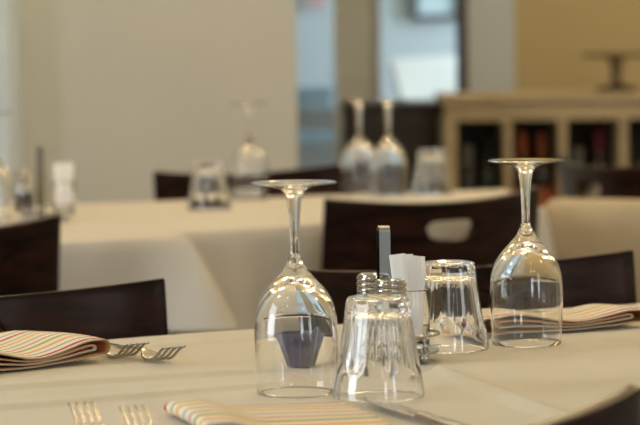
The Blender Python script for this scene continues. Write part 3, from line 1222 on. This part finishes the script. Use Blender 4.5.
# ------------------------------------------------------------------ wine shelf
RX0, RX1, RY0, RY1 = 0.385, 1.32, 8.0, 8.36
ws = thing('wine_shelf', 'pale limed wood shelf unit with cubbyholes full of bottles', 'shelf', (0, 0, 0))
box('worktop', RX0 - 0.012, RX1, RY0 - 0.02, RY1, 0.845, 0.872, M_RACK, ws, bevel=0.004)
box('frieze', RX0, RX1, RY0, RY0 + 0.02, 0.790, 0.845, M_RACK, ws, bevel=0.002)
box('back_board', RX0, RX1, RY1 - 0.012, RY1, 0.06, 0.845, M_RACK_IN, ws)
POSTS = [(0.388, 0.425), (0.571, 0.594), (0.741, 0.764), (0.926, 0.951), (1.11, 1.135), (1.29, 1.315)]
for a, b in POSTS:
    box('divider', a, b, RY0 + 0.0, RY1 - 0.012, 0.0, 0.79, M_RACK, ws, bevel=0.002)
for z in (0.06, 0.42):
    for (a, b), (c, d) in zip(POSTS[:-1], POSTS[1:]):
        box('shelf_board', b, c, RY0 + 0.01, RY1 - 0.012, z - 0.02, z, M_RACK, ws)


def make_bottle(label, loc, mat, foil, h=0.30, r=0.037):
    t = thing('wine_bottle', label, 'bottle', loc, 0, 'bottles in the wine shelf')
    k = h / 0.30
    prof = [(0.0, 0.004), (r * 0.8, 0.0), (r, 0.006), (r, 0.175 * k), (r * 0.92, 0.195 * k), (r * 0.62, 0.215 * k), (0.0155, 0.235 * k), (0.0145, 0.29 * k), (0.0, 0.29 * k)]
    lathe('body', prof, mat, t, n=20)
    lathe('capsule', [(0.0150, 0.235 * k), (0.0162, 0.237 * k), (0.0152, 0.285 * k), (0.0160, 0.288 * k), (0.0160, 0.298 * k), (0.0, 0.30 * k)], FOILS[foil], t, n=20)
    lathe('paper_label', [(r + 0.0006, 0.05), (r + 0.0008, 0.055), (r + 0.0008, 0.135 * k), (r + 0.0006, 0.14 * k)], FOILS['cream' if foil != 'orange' else 'orange'], t, n=20)
    return t


cub = [(b, c) for (a, b), (c, d) in zip(POSTS[:-1], POSTS[1:])]
content = [[('grey', 0, 0.29), ('black', 1, 0.31)], [('orange', 2, 0.33), ('orange', 2, 0.325)], [('grey', 1, 0.28), ('red', 0, 0.335)],
           [('black', 0, 0.30), ('red', 1, 0.31)]]
posn = ['in the leftmost cubbyhole', 'in the second cubbyhole', 'in the third cubbyhole', 'in the cubbyhole at the right picture edge']
names_f = {'grey': 'grey capped', 'red': 'red capped', 'orange': 'orange capped', 'black': 'black capped'}
for ci, ((x0, x1), lst) in enumerate(zip(cub, content)):
    for k, (foil, bm_, hh) in enumerate(lst):
        x = x0 + (x1 - x0) * (0.28 + 0.45 * k)
        side = ('left ' if k == 0 else 'right ') if lst[0][0] == lst[1][0] else ''
        make_bottle('%s%s wine bottle %s of the pale shelf' % (side, names_f[foil], posn[ci]), (x, 8.13 + 0.05 * (k % 2), 0.42), BOTTLE_MATS[bm_], foil, hh)

stand = thing('cake_stand', 'brown turned wood pedestal stand on top of the pale shelf', 'stand', (0.935, 8.16, 0.872))
lathe('plate', [(0.0, 0.104), (0.09, 0.106), (0.108, 0.108), (0.112, 0.114), (0.108, 0.120), (0.09, 0.118), (0.0, 0.116)], M_STAND, stand, n=40)
lathe('stem', [(0.030, 0.014), (0.016, 0.03), (0.013, 0.05), (0.020, 0.065), (0.014, 0.08), (0.032, 0.104)], M_STAND, stand, n=28)
lathe('base', [(0.0, 0.0), (0.066, 0.0), (0.070, 0.004), (0.060, 0.012), (0.030, 0.018), (0.0, 0.018)], M_FRAME, stand, n=36)

# ------------------------------------------------------------------ dark sideboard and things beyond
sb = thing('sideboard', 'dark brown sideboard behind the rear pair of wine glasses', 'sideboard', (0.236, 8.62, 0))
box('body', -0.158, 0.158, -0.18, 0.18, 0.08, 0.815, M_DARK, sb, bevel=0.004)
box('top_board', -0.165, 0.165, -0.195, 0.19, 0.815, 0.838, M_DARK, sb, bevel=0.004)
for s in (-1, 1):
    d = box('door', min(s * 0.004, s * 0.134), max(s * 0.004, s * 0.134), -0.194, -0.18, 0.11, 0.79, M_DARK, sb, bevel=0.003)
    lathe('knob', [(0.0, 0.0), (0.008, 0.0), (0.010, 0.008), (0.0, 0.014)], M_STEEL, d, n=16).location = (s * 0.02, -0.205, 0.5)
    for y in (-0.14, 0.14):
        box('leg', s * 0.11 - 0.015, s * 0.11 + 0.015, y - 0.015, y + 0.015, 0.0, 0.08, M_DARK, sb)


def make_crate(label, x0, x1, y, z0, z1, mb, ml, dep=0.30):
    t = thing('storage_box', label, 'box', ((x0 + x1) / 2, y, z0), 0, 'storage boxes in the back room')
    w = (x1 - x0) / 2
    h = z1 - z0
    box('body', -w * 0.94, w * 0.94, -dep / 2 * 0.94, dep / 2 * 0.94, 0, h * 0.62, mb, t, bevel=0.006)
    box('lid', -w, w, -dep / 2, dep / 2, h * 0.62, h, ml, t, bevel=0.006)
    return t


PPM = 2600 / 10.5
gx0, gx1 = (296 - 320) / PPM, (345 - 320) / PPM
cabt = thing('cabinet', 'low grey cabinet beyond the partition wall edge', 'cabinet', ((gx0 + gx1) / 2, 10.6, 0))
wv_ = (gx1 - gx0) / 2
box('body', -wv_, wv_, -0.2, 0.2, 0.05, 0.535, M_GREYBOX, cabt, bevel=0.004)
box('plinth', -wv_ + 0.01, wv_ - 0.01, -0.18, 0.18, 0.0, 0.05, M_FRAME, cabt)
make_crate('grey storage box with a pale blue lid beyond the partition wall', gx0, gx1 - 0.004, 10.6, 0.535, 0.675, M_GREYBOX, M_BLUEBOX)
make_crate('grey storage box between the two pale blue bands beyond the partition wall', gx0, gx1 - 0.02, 10.6, 0.675, 0.765, M_GREYBOX, M_GREYBOX)
make_crate('topmost pale blue storage box beyond the partition wall', gx0, gx1 - 0.035, 10.6, 0.765, 0.855, M_BLUEBOX, M_BLUEBOX)

PPF = 2600 / 11.45
ps = thing('poster', 'pink and pale poster cut by the top edge beyond the partition', 'poster', ((320 - 320) / PPF, 11.49, 1.165))
box('sheet', -0.06, 0.052, -0.004, 0.0, 0.0, 0.34, M_WALL_WHITE, ps)
box('print', -0.045, 0.040, -0.006, -0.004, 0.015, 0.30, M_PINK, ps)

pf_ = thing('picture_frame', 'dark framed pale blue picture at the top edge of the bright room', 'picture', ((440 - 320) / PPF, 11.47, 1.118))
for nm, a in (('frame_side', (-0.105, -0.085, 0.0, 0.5)), ('frame_side', (0.085, 0.105, 0.0, 0.5)), ('frame_bar', (-0.085, 0.085, 0.0, 0.02)), ('frame_bar', (-0.085, 0.085, 0.48, 0.5))):
    box(nm, a[0], a[1], -0.02, 0.02, a[2], a[3], M_FRAME, pf_, bevel=0.002)
box('print', -0.085, 0.085, 0.0, 0.01, 0.02, 0.48, M_PRINT, pf_)

# white lounge chair in the bright room
lc = thing('lounge_chair', 'white lounge chair with slanted back in the bright room', 'armchair', (0.43, 10.7, 0))


def slab(name, quad, th, mat, par, bev=0.015):
    q = [Vector(p) for p in quad]
    n = (q[1] - q[0]).cross(q[3] - q[0]).normalized() * th
    v = q + [p + n for p in q]
    o = mesh_obj(name, v, [(0, 1, 2, 3), (7, 6, 5, 4), (0, 4, 5, 1), (1, 5, 6, 2), (2, 6, 7, 3), (3, 7, 4, 0)], mat, par)
    b = o.modifiers.new('edge', 'BEVEL')
    b.width = bev
    b.segments = 3
    return o


slab('backrest', [(-0.015, -0.22, 0.42), (0.30, -0.22, 0.42), (0.14, 0.22, 0.925), (-0.135, 0.22, 0.915)], 0.07, M_WHITE, lc)
slab('seat', [(-0.06, -0.75, 0.40), (0.30, -0.75, 0.40), (0.30, -0.2, 0.40), (-0.06, -0.2, 0.40)], 0.09, M_WHITE, lc)
arm = [(-0.10 + 0.02 * math.sin(k), -0.72 + 0.06 * k, 0.60 + 0.17 * math.sin(PI * (0.15 + 0.06 * k))) for k in range(10)]
v, f = tube_geo(arm, 0.028, 10)
mesh_obj('armrest', v, f, M_BLUEBOX, lc, smooth=True)
for x, y in ((-0.04, -0.7), (0.26, -0.7), (-0.04, -0.25), (0.26, -0.25)):
    box('leg', x - 0.015, x + 0.015, y - 0.015, y + 0.015, 0.0, 0.42, M_STEEL, lc)
